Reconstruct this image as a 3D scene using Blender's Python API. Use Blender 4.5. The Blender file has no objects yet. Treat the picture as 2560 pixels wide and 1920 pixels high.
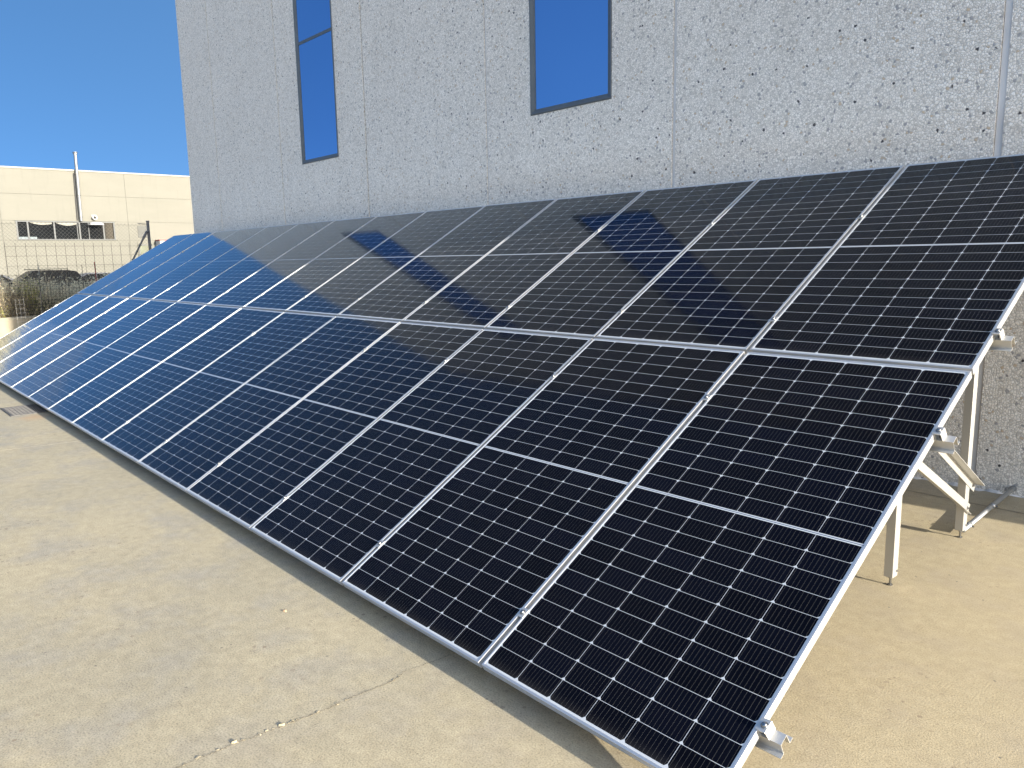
import bpy, math, random
from mathutils import Vector, Matrix
random.seed(7)
scene = bpy.context.scene
COL = scene.collection
R = math.radians

# ------------------------------------------------------------------ camera
cam_d = bpy.data.cameras.new('camera'); cam = bpy.data.objects.new('camera', cam_d); COL.objects.link(cam)
cam_d.sensor_fit = 'HORIZONTAL'; cam_d.sensor_width = 36.0; cam_d.lens = 1939.17 / 2560 * 36.0
cam_d.clip_start = 0.05; cam_d.clip_end = 4000
_r = Vector((0.66563597, 0.7460516, -0.01832401)); _d = Vector((0.10783177, -0.12044701, -0.9868459)); _f = Vector((-0.73844503, 0.65490422, -0.16062192))
_m = Matrix.Identity(4)
for i in range(3):
    _m[i][0] = _r[i]; _m[i][1] = -_d[i]; _m[i][2] = -_f[i]
_m[0][3], _m[1][3], _m[2][3] = 1.20318, -1.87973, 1.77076
cam.matrix_world = _m
scene.camera = cam

# ------------------------------------------------------------------ sky, sun, exposure
SUN_DIR = Vector((1.0, 0.1212, 0.262)).normalized()          # towards the sun
w = bpy.data.worlds.new('World'); scene.world = w; w.use_nodes = True
nt = w.node_tree; nt.nodes.clear()
sky = nt.nodes.new('ShaderNodeTexSky'); sky.sky_type = 'NISHITA'; sky.sun_disc = False
sky.sun_elevation = math.asin(SUN_DIR.z); sky.sun_rotation = math.atan2(SUN_DIR.x, SUN_DIR.y)
sky.altitude = 300; sky.air_density = 1.0; sky.dust_density = 2.3; sky.ozone_density = 2.5
tc = nt.nodes.new('ShaderNodeTexCoord'); va = nt.nodes.new('ShaderNodeVectorMath'); va.operation = 'ADD'
va.inputs[1].default_value = (0.62, 0, 0.21)                         # sky lookup skewed sunward: visible sky darker, sky filling the shaded wall brighter
vn = nt.nodes.new('ShaderNodeVectorMath'); vn.operation = 'NORMALIZE'
nt.links.new(tc.outputs['Generated'], va.inputs[0]); nt.links.new(va.outputs[0], vn.inputs[0]); nt.links.new(vn.outputs[0], sky.inputs['Vector'])
hs = nt.nodes.new('ShaderNodeHueSaturation'); hs.inputs['Saturation'].default_value = 1.18
bg = nt.nodes.new('ShaderNodeBackground'); bg.inputs['Strength'].default_value = 0.122
wo = nt.nodes.new('ShaderNodeOutputWorld')
nt.links.new(sky.outputs[0], hs.inputs['Color']); nt.links.new(hs.outputs[0], bg.inputs[0]); nt.links.new(bg.outputs[0], wo.inputs[0])
sun_d = bpy.data.lights.new('sun', 'SUN'); sun_d.energy = 4.3; sun_d.angle = R(0.5); sun_d.color = (1.0, 0.93, 0.80)
sun = bpy.data.objects.new('sun', sun_d); COL.objects.link(sun)
sun.rotation_euler = SUN_DIR.to_track_quat('Z', 'Y').to_euler()
vs = scene.view_settings; vs.view_transform = 'Standard'; vs.look = 'None'; vs.gamma = 1; vs.exposure = 1.68; vs.use_curve_mapping = False

# ------------------------------------------------------------------ node helpers
class NT:
    def __init__(s, name):
        s.m = bpy.data.materials.new(name); s.m.use_nodes = True; s.t = s.m.node_tree; s.t.nodes.clear()
        s.out = s.n('ShaderNodeOutputMaterial'); s.p = s.n('ShaderNodeBsdfPrincipled'); s.l(s.p.outputs[0], s.out.inputs[0])
    def n(s, t, **kw):
        x = s.t.nodes.new(t)
        for k, v in kw.items(): setattr(x, k, v)
        return x
    def l(s, a, b): s.t.links.new(a, b)
    def put(s, inp, v):
        if hasattr(v, 'is_linked') or hasattr(v, 'links'): s.l(v, inp)
        else: inp.default_value = v
    def math(s, op, a, b=None, c=None, clamp=False):
        x = s.n('ShaderNodeMath', operation=op, use_clamp=clamp); s.put(x.inputs[0], a)
        if b is not None: s.put(x.inputs[1], b)
        if c is not None: s.put(x.inputs[2], c)
        return x.outputs[0]
    def mix(s, f, a, b, blend='MIX'):
        x = s.n('ShaderNodeMix', data_type='RGBA', blend_type=blend)
        s.put(x.inputs[0], f); s.put(x.inputs[6], a); s.put(x.inputs[7], b); return x.outputs[2]
    def coord(s, kind='Object', scale=None):
        o = s.n('ShaderNodeTexCoord').outputs[kind]
        if scale:
            mp = s.n('ShaderNodeMapping'); mp.inputs['Scale'].default_value = scale; s.l(o, mp.inputs[0]); o = mp.outputs[0]
        return o
    def noise(s, vec, scale, detail=4, rough=.55, dist=0):
        x = s.n('ShaderNodeTexNoise'); s.l(vec, x.inputs['Vector']); x.inputs['Scale'].default_value = scale
        x.inputs['Detail'].default_value = detail; x.inputs['Roughness'].default_value = rough; x.inputs['Distortion'].default_value = dist
        return x.outputs['Fac']
    def vor(s, vec, scale, feature='F1', rnd=1.0):
        x = s.n('ShaderNodeTexVoronoi', feature=feature); s.l(vec, x.inputs['Vector']); x.inputs['Scale'].default_value = scale
        x.inputs['Randomness'].default_value = rnd; return x
    def ramp(s, fac, stops, interp='LINEAR'):
        x = s.n('ShaderNodeValToRGB'); x.color_ramp.interpolation = interp; s.l(fac, x.inputs[0]); e = x.color_ramp.elements
        while len(e) < len(stops): e.new(0.5)
        for i, (p, c) in enumerate(stops): e[i].position = p; e[i].color = c if len(c) == 4 else (*c, 1)
        return x.outputs[0]
    def bump(s, h, strength=.3, dist=.01):
        x = s.n('ShaderNodeBump'); x.inputs['Strength'].default_value = strength; x.inputs['Distance'].default_value = dist
        s.l(h, x.inputs['Height']); s.l(x.outputs[0], s.p.inputs['Normal'])
    def set(s, **kw):
        for k, v in kw.items(): s.put(s.p.inputs[k.replace('_', ' ')], v)
        return s.m

def c4(r, g, b): return (r, g, b, 1)

def plain(name, col, rough=.6, metal=0.0, var=.12, nscale=6, ior=1.45):
    t = NT(name); v = t.coord('Object'); f = t.noise(v, nscale, 5)
    lo = tuple(x * (1 - var) for x in col); hi = tuple(min(1, x * (1 + var)) for x in col)
    t.l(t.ramp(f, [(.3, lo), (.7, hi)]), t.p.inputs['Base Color'])
    t.set(Roughness=rough, Metallic=metal, IOR=ior); return t.m

# --- panel dimensions
PW, PL, GAP, PITCH, DEPTH = 1.134, 2.2697, .020, 1.154, .035
TILT = 0.52007619
def mat_cells():
    t = NT('solar_cells'); sx = t.n('ShaderNodeSeparateXYZ'); t.l(t.coord('Object'), sx.inputs[0]); x, y = sx.outputs[0], sx.outputs[1]
    pw, ph = .1840, .0924
    xs = t.math('DIVIDE', t.math('ADD', x, 3 * pw), pw)
    fx = t.math('FRACT', xs)
    ys0 = t.math('SUBTRACT', t.math('ABSOLUTE', t.math('SUBTRACT', y, PL / 2)), .0065)
    ys = t.math('DIVIDE', ys0, ph); fy = t.math('FRACT', ys)
    dx = t.math('MULTIPLY', t.math('MINIMUM', fx, t.math('SUBTRACT', 1, fx)), pw)         # metres to the cell's side
    dyt = t.math('MULTIPLY', t.math('SUBTRACT', 1, fy), ph); dyb = t.math('MULTIPLY', fy, ph)
    line = t.math('MAXIMUM', t.math('LESS_THAN', dx, .0010), t.math('LESS_THAN', t.math('MINIMUM', dyt, dyb), .0009))
    cham = t.math('LESS_THAN', t.math('ADD', dx, t.math('MULTIPLY', dyt, .85)), .0105)
    edge = t.math('GREATER_THAN', t.math('ABSOLUTE', x), 3 * pw - .001)
    edge2 = t.math('MAXIMUM', t.math('GREATER_THAN', ys, 12.0), t.math('LESS_THAN', ys0, 0.0))
    white = t.math('MAXIMUM', t.math('MAXIMUM', line, cham), t.math('MAXIMUM', edge, edge2))
    fb = t.math('ABSOLUTE', t.math('SUBTRACT', t.math('FRACT', t.math('MULTIPLY', fx, 10)), .5))
    bus = t.math('LESS_THAN', fb, .017)
    barmid = t.math('LESS_THAN', ys0, -.0040)
    # cell to cell tone
    cid = t.n('ShaderNodeCombineXYZ'); t.l(t.math('FLOOR', xs), cid.inputs[0]); t.l(t.math('FLOOR', ys), cid.inputs[1])
    oi = t.n('ShaderNodeObjectInfo'); t.l(oi.outputs['Random'], cid.inputs[2])
    wn = t.n('ShaderNodeTexWhiteNoise', noise_dimensions='3D'); t.l(cid.outputs[0], wn.inputs['Vector'])
    cell = t.mix(wn.outputs['Value'], c4(.0008, .0012, .0036), c4(.0016, .0023, .0065))
    # thin film of dust: wiped unevenly, thicker towards each panel's lower edge
    off = t.n('ShaderNodeVectorMath', operation='ADD'); t.l(t.coord('Object'), off.inputs[0]); rv = t.n('ShaderNodeCombineXYZ')
    t.l(t.math('MULTIPLY', oi.outputs['Random'], 40), rv.inputs[0]); t.l(t.math('MULTIPLY', oi.outputs['Random'], 73), rv.inputs[1]); t.l(rv.outputs[0], off.inputs[1])
    v = off.outputs[0]; d1 = t.noise(v, 3.2, 5, .6); d2 = t.noise(v, 55, 3, .6)
    dv = t.vor(v, 3.1); dc = t.n('ShaderNodeSeparateColor'); t.l(dv.outputs['Color'], dc.inputs[0])
    fleck = t.math('MULTIPLY', t.math('LESS_THAN', dv.outputs['Distance'], t.math('MULTIPLY', dc.outputs[1], .014)), t.math('GREATER_THAN', dc.outputs[0], .60))
    silt = t.math('MULTIPLY', t.math('POWER', t.math('SUBTRACT', 1, t.math('MULTIPLY', y, 14), clamp=True), 2), .05)
    col = t.mix(bus, cell, c4(.11, .105, .095)); col = t.mix(white, col, c4(.48, .495, .505)); col = t.mix(barmid, col, c4(.13, .15, .19))
    dust = t.math('MULTIPLY', t.math('ADD', .45, t.math("MULTIPLY", d1, 1.1)), .0029)
    spk = t.math('MULTIPLY', t.math('GREATER_THAN', d2, .76), .02)
    col = t.mix(t.math('ADD', t.math('ADD', dust, silt), spk), col, c4(.50, .45, .38)); col = t.mix(t.math('MULTIPLY', fleck, .75), col, c4(.55, .53, .48))
    t.l(col, t.p.inputs['Base Color']); t.set(Roughness=.6); t.p.inputs['Specular IOR Level'].default_value = 0
    # anti-reflective glass on top: hardly any reflection face-on, a mirror at grazing angles
    gl = t.n('ShaderNodeBsdfGlossy'); gl.inputs['Roughness'].default_value = .075; gl.inputs['Color'].default_value = c4(.88, .95, 1.0)
    ge = t.n('ShaderNodeNewGeometry'); dp = t.n('ShaderNodeVectorMath', operation='DOT_PRODUCT'); t.l(ge.outputs['Normal'], dp.inputs[0]); t.l(ge.outputs['Incoming'], dp.inputs[1])
    fr = t.math('ADD', .003, t.math('MULTIPLY', 1.75, t.math('POWER', t.math('SUBTRACT', 1, t.math('ABSOLUTE', dp.outputs['Value'])), 6.2)), clamp=True)
    ms = t.n('ShaderNodeMixShader'); t.l(fr, ms.inputs[0]); t.l(t.p.outputs[0], ms.inputs[1]); t.l(gl.outputs[0], ms.inputs[2]); t.l(ms.outputs[0], t.out.inputs[0])
    return t.m

def mat_alu(name, base=.80, metal=.5, rough=.42, tint=(1, 1, 1)):
    t = NT(name); v = t.coord('Object', (40, 3, 40)); f = t.noise(v, 8, 4)
    t.l(t.ramp(f, [(.3, tuple(base * .94 * k for k in tint)), (.7, tuple(base * k for k in tint))]), t.p.inputs['Base Color'])
    t.l(t.ramp(t.noise(v, 20, 3), [(.3, (rough - .06,) * 3), (.7, (rough + .08,) * 3)]), t.p.inputs['Roughness'])
    t.set(Metallic=metal); return t.m

def mat_stone():
    t = NT('exposed_aggregate'); v0 = t.coord('Object')
    wv = t.n('ShaderNodeTexNoise'); t.l(v0, wv.inputs['Vector']); wv.inputs['Scale'].default_value = 34; wv.inputs['Detail'].default_value = 2
    wm = t.n('ShaderNodeVectorMath', operation='MULTIPLY_ADD'); t.l(wv.outputs['Color'], wm.inputs[0]); wm.inputs[1].default_value = (.012,) * 3; t.l(v0, wm.inputs[2])
    v = wm.outputs[0]
    va = t.vor(v, 54); ed = t.vor(v, 54, 'DISTANCE_TO_EDGE')
    sep = t.n('ShaderNodeSeparateColor'); t.l(va.outputs['Color'], sep.inputs[0]); r1, r2 = sep.outputs[0], sep.outputs[1]
    base = t.ramp(r1, [(0, (.58, .525, .455)), (.16, (.73, .67, .585)), (.5, (.83, .765, .675)), (.85, (.90, .835, .745)), (1, (.93, .87, .785))])
    base = t.mix(t.math('GREATER_THAN', r2, .985), base, c4(.58, .46, .33))
    base = t.mix(t.math('LESS_THAN', r2, .0022), base, c4(.07, .065, .065))
    base = t.mix(t.math('MULTIPLY', t.math('GREATER_THAN', r2, .93), t.math('LESS_THAN', r2, .95)), base, c4(.36, .345, .33))
    grout = t.ramp(ed.outputs['Distance'], [(.0, (1, 1, 1)), (.025, (1, 1, 1)), (.10, (0, 0, 0))])
    base = t.mix(grout, base, c4(.48, .445, .395))
    # bigger odd stones
    vb = t.vor(v, 24); sb = t.n('ShaderNodeSeparateColor'); t.l(vb.outputs['Color'], sb.inputs[0])
    big = t.math('MULTIPLY', t.math('LESS_THAN', sb.outputs[0], .0075), t.math('LESS_THAN', vb.outputs['Distance'], .31))
    base = t.mix(big, base, t.ramp(sb.outputs[1], [(0, (.045, .045, .05)), (.5, (.12, .11, .105)), (.8, (.25, .17, .11)), (1, (.38, .29, .18))]))
    # clouding of the cast face
    cl = t.noise(v0, .9, 5, .6); base = t.mix(.16, base, t.ramp(cl, [(.3, (.62, .60, .58)), (.7, (1, 1, 1))]), 'MULTIPLY')
    cl2 = t.noise(t.coord('Object', (3, 3, .35)), 2.2, 4, .6); base = t.mix(.10, base, t.ramp(cl2, [(.35, (.6, .57, .53)), (.6, (1, 1, 1))]), 'MULTIPLY')
    t.l(base, t.p.inputs['Base Color']); t.set(Roughness=.72)
    h = t.math('MINIMUM', ed.outputs['Distance'], .22); t.bump(h, .55, .02)
    return t.m

def mat_concrete():
    t = NT('yard_concrete'); v = t.coord('Object')
    a = t.noise(v, .55, 6, .62, .3); b = t.noise(v, 2.7, 6, .62); c = t.noise(v, 16, 5, .6); d = t.noise(v, 140, 3, .6)
    base = t.ramp(a, [(.30, (.300, .265, .188)), (.50, (.360, .312, .212)), (.72, (.392, .336, .222))])
    base = t.mix(t.ramp(b, [(.46, (0, 0, 0)), (.68, (.75, .75, .75))]), base, c4(.285, .262, .215))                   # grey worn patches
    base = t.mix(t.ramp(t.noise(v, 1.4, 5, .6, .5), [(.60, (0, 0, 0)), (.76, (.28, .28, .28))]), base, c4(.48, .39, .25))  # sandy film
    base = t.mix(.55, base, t.ramp(c, [(.3, (.70, .69, .67)), (.7, (1.12, 1.12, 1.12))]), 'MULTIPLY')
    base = t.mix(.85, base, t.ramp(d, [(.28, (.42, .41, .38)), (.5, (1, 1, 1)), (.75, (1.35, 1.33, 1.28))]), 'MULTIPLY')
    # trowel sweeps
    sw = t.noise(t.coord('Object', (1.2, 7, 1)), 3.0, 4, .6, .6); base = t.mix(.13, base, t.ramp(sw, [(.36, (.74, .73, .71)), (.58, (1, 1, 1))]), 'MULTIPLY')
    # golden silt washed under and around the open end of the array
    xs = t.n('ShaderNodeSeparateXYZ'); t.l(v, xs.inputs[0])
    gm = t.math('ADD', t.math('MULTIPLY', t.math('ADD', xs.outputs[0], 1.6), .45), t.math('MULTIPLY', t.math('SUBTRACT', b, .5), 1.2), clamp=True)
    base = t.mix(t.math('MULTIPLY', gm, .42), base, c4(.40, .305, .165))
    # clusters of small brown pock marks
    vo = t.vor(v, 31); reg = t.ramp(t.noise(v, 1.15, 3, .55, .2), [(.51, (0, 0, 0)), (.62, (1, 1, 1))])
    sc = t.n('ShaderNodeSeparateColor'); t.l(vo.outputs['Color'], sc.inputs[0])
    dot = t.math('MULTIPLY', t.math('LESS_THAN', vo.outputs['Distance'], t.math('MULTIPLY', sc.outputs[1], .40)), t.math('GREATER_THAN', sc.outputs[0], .52))
    base = t.mix(t.math('MULTIPLY', t.math('MULTIPLY', dot, reg), .72), base, c4(.185, .142, .095))
    vo2 = t.vor(v, 17); s2 = t.n('ShaderNodeSeparateColor'); t.l(vo2.outputs['Color'], s2.inputs[0])
    dot2 = t.math('MULTIPLY', t.math('LESS_THAN', vo2.outputs['Distance'], .10), t.math('GREATER_THAN', s2.outputs[0], .93))
    base = t.mix(t.math('MULTIPLY', dot2, .7), base, c4(.10, .088, .07))
    # rust bled from the drain
    ds = t.n('ShaderNodeVectorMath', operation='DISTANCE'); t.l(v, ds.inputs[0]); ds.inputs[1].default_value = (-9.40, -.10, 0)
    rz = t.ramp(t.math('ADD', ds.outputs['Value'], t.math('MULTIPLY', t.math('SUBTRACT', b, .5), .5)), [(.05, (.35, .35, .35)), (.26, (0, 0, 0))])
    base = t.mix(rz, base, c4(.42, .22, .09))
    t.l(base, t.p.inputs['Base Color']); t.set(Roughness=.85)
    t.bump(t.math('ADD', t.math('MULTIPLY', c, .5), t.math('ADD', t.math('MULTIPLY', d, .5), t.math('MULTIPLY', b, .5))), .35, .006)
    return t.m

M = {}
M['cells'] = mat_cells()
M['alu'] = mat_alu('anodised_aluminium', .56, .70, .36)
M['alu_raw'] = mat_alu('mill_aluminium', .52, .65, .38, (1, .98, .93))
M['steel'] = mat_alu('zinc_steel', .30, .95, .25)
M['galv'] = mat_alu('galvanised_steel', .36, .7, .4, (.97, 1, 1.02))
M['stone'] = mat_stone()
M['concrete'] = mat_concrete()
M['joint'] = plain('joint_sealant', (.62, .585, .55), .7, var=.1, nscale=3)
M['joint_grey'] = plain('grey_joint', (.36, .35, .33), .8, var=.1, nscale=3)  # darker grey sealant for the joints farthest along the wall
M['mortar'] = plain('white_mortar', (.60, .58, .55), .9, var=.25, nscale=9)
M['render'] = plain('grey_render', (.35, .34, .33), .8)
M['winframe'] = plain('anthracite_frame', (.085, .096, .104), .42, var=.1)
def mat_mirror():
    t = NT('solar_control_glass'); f = t.noise(t.coord('Object'), .7, 2)
    t.l(t.ramp(f, [(.3, (.27, .40, .62)), (.7, (.285, .42, .645))]), t.p.inputs['Base Color']); t.set(Metallic=1.0, Roughness=.015)
    t.bump(t.noise(t.coord('Object'), .6, 1), .02, .05); return t.m
M['glass'] = mat_mirror()
M['crack'] = plain('crack_brown', (.10, .082, .060), .95, var=.3, nscale=30)  # dark brown inside of the ground crack
M['jointline'] = plain('slab_joint', (.50, .43, .31), .9, var=.2, nscale=12)
M['darkjoint'] = plain('open_joint', (.12, .10, .08), .95, var=.2, nscale=12)
M['grate'] = plain('grate_iron', (.085, .082, .08), .6, .4, var=.25, nscale=25)
M['pit'] = plain('drain_pit', (.03, .03, .03), .9)
M['wood'] = plain('wood_chip', (.34, .24, .15), .8, var=.3, nscale=60)
M['hall'] = None
def mat_hall():
    t = NT('cream_precast'); v = t.coord('Object')
    a = t.noise(t.coord('Object', (1, .5, 1.6)), .5, 6, .62); b = t.noise(t.coord('Object', (1, 2.5, .25)), 1.3, 5, .6)
    base = t.ramp(a, [(.30, (.130, .127, .107)), (.6, (.142, .138, .117))])
    base = t.mix(t.ramp(b, [(.55, (0, 0, 0)), (.8, (.55, .55, .55))]), base, c4(.112, .109, .093))
    t.l(base, t.p.inputs['Base Color']); t.set(Roughness=.85); return t.m
M['hall'] = mat_hall()
M['hall_joint'] = plain('hall_joint', (.10, .096, .085), .9)
M['coping'] = plain('white_coping', (.20, .196, .17), .6)
M['hall_frame'] = plain('hall_window_frame', (.060, .066, .068), .5)
M['dark_glass'] = plain('dark_window_glass', (.010, .011, .012), .05, var=.3, nscale=.9, ior=1.3)
M['green_glass'] = plain('green_window_glass', (.05, .07, .055), .08, var=.4, nscale=1.6)
M['louvre'] = plain('grey_louvre', (.075, .076, .07), .6)
M['maroon'] = plain('maroon_paint', (.20, .035, .035), .5)
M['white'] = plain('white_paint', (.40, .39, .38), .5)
M['flue'] = mat_alu('flue_steel', .22, .8, .35)
M['flue_dark'] = plain('dark_conduit', (.05, .05, .05), .6)
M['fence'] = plain('fence_wire', (.11, .105, .095), .6, .3)
M['post'] = plain('fence_post', (.10, .10, .105), .5, .3)
M['rebar'] = plain('rusty_wire', (.030, .026, .023), .7, .3)
M['palewire'] = plain('pale_wire', (.45, .43, .38), .5, .3)
M['soil'] = plain('dry_soil', (.17, .135, .085), .95, var=.35, nscale=5)
M['lowwall'] = plain('low_wall_concrete', (.27, .235, .17), .9, var=.14, nscale=2.5)
M['land'] = plain('land', (.20, .165, .11), .95, var=.3, nscale=.2)
M['asphalt'] = plain('car_park_asphalt', (.09, .088, .085), .9)
M['tyre'] = plain('tyre_rubber', (.02, .02, .02), .8)
M['car_dark'] = plain('black_car_paint', (.008, .008, .009), .3, ior=1.22)
M['car_silver'] = plain('silver_car_paint', (.20, .205, .21), .3, .4)
M['car_white'] = plain('white_car_paint', (.24, .235, .225), .3)
M['car_glass'] = plain('car_glass', (.010, .012, .012), .12, ior=1.18)
M['light_red'] = plain('tail_light', (.30, .02, .02), .25)
M['light_clear'] = plain('head_light', (.6, .6, .58), .15)
M['stake_red'] = plain('red_stake', (.22, .04, .035), .6)
def mat_weed(name, cols):
    t = NT(name); oi = t.n('ShaderNodeTexCoord'); f = t.noise(oi.outputs['Object'], 3.2, 4, .6)
    w2 = t.n('ShaderNodeNewGeometry'); k = t.math('ADD', t.math('MULTIPLY', f, .6), t.math('MULTIPLY', w2.outputs['Random Per Island'], .4))
    t.l(t.ramp(k, [(.25, cols[0]), (.5, cols[1]), (.75, cols[2])]), t.p.inputs['Base Color']); t.set(Roughness=.85); t.p.inputs['Specular IOR Level'].default_value = .2
    tr = t.n('ShaderNodeBsdfTranslucent'); t.l(t.p.inputs['Base Color'].links[0].from_socket, tr.inputs['Color'])
    ms = t.n('ShaderNodeMixShader'); ms.inputs[0].default_value = .42; t.l(t.p.outputs[0], ms.inputs[1]); t.l(tr.outputs[0], ms.inputs[2]); t.l(ms.outputs[0], t.out.inputs[0])
    return t.m
M['straw'] = mat_weed('dry_straw', [(.58, .49, .32), (.80, .70, .47), (.90, .81, .58)])
M['greenish'] = mat_weed('yellow_green_leaves', [(.24, .26, .07), (.46, .46, .13), (.60, .55, .22)])
M['twig'] = mat_weed('dry_twigs', [(.13, .11, .08), (.28, .235, .16), (.44, .37, .25)])
M['darkleaf'] = mat_weed('dark_leaves', [(.04, .055, .03), (.09, .11, .06), (.16, .18, .09)])

# ------------------------------------------------------------------ mesh helpers
class MB:
    def __init__(s): s.v = []; s.f = []; s.mi = []; s.cur = 0
    def add(s, vs, fs):
        o = len(s.v); s.v += [tuple(v) for v in vs]
        for f in fs: s.f.append(tuple(i + o for i in f)); s.mi.append(s.cur)
    def box(s, x0, x1, y0, y1, z0, z1, mat=None):
        vs = [Vector((x, y, z)) for z in (z0, z1) for y in (y0, y1) for x in (x0, x1)]
        if mat: vs = [mat @ v for v in vs]
        s.add(vs, [(0, 2, 3, 1), (4, 5, 7, 6), (0, 1, 5, 4), (2, 6, 7, 3), (0, 4, 6, 2), (1, 3, 7, 5)])
    def tube(s, a, b, r, n=6, r2=None, caps=True):
        a, b = Vector(a), Vector(b); d = (b - a).normalized(); u = d.orthogonal().normalized(); v = d.cross(u); r2 = r if r2 is None else r2
        vs = [a + (u * math.cos(2 * math.pi * i / n) + v * math.sin(2 * math.pi * i / n)) * r for i in range(n)]
        vs += [b + (u * math.cos(2 * math.pi * i / n) + v * math.sin(2 * math.pi * i / n)) * r2 for i in range(n)]
        fs = [(i, (i + 1) % n, n + (i + 1) % n, n + i) for i in range(n)]
        if caps: fs += [tuple(range(n - 1, -1, -1)), tuple(range(n, 2 * n))]
        s.add(vs, fs)
    def prism(s, prof, p0, p1, ax, ay, closed=True):
        """profile [(a,b)] in axes ax, ay swept from p0 to p1"""
        p0, p1, ax, ay = Vector(p0), Vector(p1), Vector(ax), Vector(ay); n = len(prof)
        vs = [p0 + ax * a + ay * b for a, b in prof] + [p1 + ax * a + ay * b for a, b in prof]
        fs = [(i, (i + 1) % n, n + (i + 1) % n, n + i) for i in range(n)] + [tuple(range(n - 1, -1, -1)), tuple(range(n, 2 * n))]
        s.add(vs, fs)
    def sweep_rect(s, x0, x1, y0, y1, prof):
        """closed profile [(inset, z)] mitred round a rectangle in XY"""
        k = len(prof); vs = []
        for cx, cy in ((0, 0), (1, 0), (1, 1), (0, 1)):
            for a, z in prof: vs.append(((x1 - a) if cx else (x0 + a), (y1 - a) if cy else (y0 + a), z))
        fs = []
        for c in range(4):
            d = (c + 1) % 4
            for i in range(k):
                j = (i + 1) % k; fs.append((c * k + i, d * k + i, d * k + j, c * k + j))
        s.add(vs, fs)
    def mesh(s, name, mats, smooth=False):
        me = bpy.data.meshes.new(name); me.from_pydata(s.v, [], s.f)
        for m in (mats if isinstance(mats, (list, tuple)) else [mats]): me.materials.append(m)
        if any(s.mi): me.polygons.foreach_set('material_index', s.mi)
        if smooth: me.polygons.foreach_set('use_smooth', [True] * len(me.polygons))
        me.update()
        import bmesh
        bm = bmesh.new(); bm.from_mesh(me); bmesh.ops.recalc_face_normals(bm, faces=bm.faces) if len(bm.faces) < 6000 else None; bm.to_mesh(me); bm.free()
        return me
    def build(s, name, mats, parent=None, smooth=False):
        return link(name, s.mesh(name, mats, smooth), parent)

def link(name, me, parent=None):
    o = bpy.data.objects.new(name, me); COL.objects.link(o)
    if parent: o.parent = parent
    return o
def tag(o, label, cat, group=None):
    o['label'] = label; o['category'] = cat
    if group: o['group'] = group
    return o
def kind(o, k): o['kind'] = k; return o
def empty(name, loc=(0, 0, 0), rot=(0, 0, 0)):
    o = bpy.data.objects.new(name, None); COL.objects.link(o); o.location = loc; o.rotation_euler = rot; o.empty_display_size = .1; return o
def copy_tree(o, parent=None):
    c = o.copy(); COL.objects.link(c)
    if parent: c.parent = parent
    for ch in list(o.children): copy_tree(ch, c)
    return c
def bevel(o, w, seg=1):
    m = o.modifiers.new('bevel', 'BEVEL'); m.width = w; m.segments = seg; m.limit_method = 'ANGLE'; return o

ORD = ['', 'first', 'second', 'third', 'fourth', 'fifth', 'sixth', 'seventh', 'eighth', 'ninth', 'tenth', 'eleventh', 'twelfth', 'thirteenth', 'fourteenth']

# ------------------------------------------------------------------ ground
def sheet(name, x0, x1, y0, y1, z, mat):
    b = MB(); b.add([(x0, y0, z), (x1, y0, z), (x1, y1, z), (x0, y1, z)], [(0, 1, 2, 3)]); return kind(b.build(name, mat), 'structure')
sheet('ground', -1500, 1500, -1500, 1500, -.012, M['land'])
sheet('concrete_yard', -20.0, 40, -40, 4.44, 0, M['concrete'])
sheet('car_park', -62, -30, -40, 60, -.004, M['asphalt'])

# slab joints and the crack, thin strips let into the surface
def strip(name, pts, wid, z, mat, jit=0):
    b = MB(); n = len(pts); L_, R_ = [], []
    for i, p in enumerate(pts):
        a = Vector(pts[max(0, i - 1)]); c = Vector(pts[min(n - 1, i + 1)]); d = (c - a).normalized(); q = Vector((-d.y, d.x)); ww = wid[i] if isinstance(wid, list) else wid
        L_.append((p[0] + q.x * ww, p[1] + q.y * ww, z)); R_.append((p[0] - q.x * ww, p[1] - q.y * ww, z))
    b.add(L_ + R_, [(i, i + 1, n + i + 1, n + i) for i in range(n - 1)])
    return kind(b.build(name, mat), 'structure')
strip('slab_joint', [(-7.90, -1.9), (-7.654, -.727), (-7.581, -.395), (-7.534, -.041), (-7.40, 1.2)], .006, .004, M['jointline'])
strip('wall_joint', [(-16, 4.02), (-1.2, 4.02), (-.26, 4.02), (5, 4.02)], .004, .004, M['darkjoint'])
cr = [(-1.50, -1.75), (-1.483, -1.05), (-1.476, -.982), (-1.478, -.916), (-1.466, -.831), (-1.458, -.736), (-1.449, -.643), (-1.442, -.526), (-1.449, -.436), (-1.44, -.331), (-1.438, -.24), (-1.467, -.168), (-1.45, -.026), (-1.443, .083), (-1.43, .5)]
pts, wd = [], []
rc = random.Random(3)
for i in range(len(cr) - 1):
    for k in range(14):
        f = k / 14; j = .0045
        pts.append((cr[i][0] * (1 - f) + cr[i + 1][0] * f + rc.uniform(-j, j), cr[i][1] * (1 - f) + cr[i + 1][1] * f + rc.uniform(-j, j) * .4))
        wd.append(max(.0003, rc.gauss(.0009, .0006)))
strip('ground_crack', pts, wd, .003, M['crack'])
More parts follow.
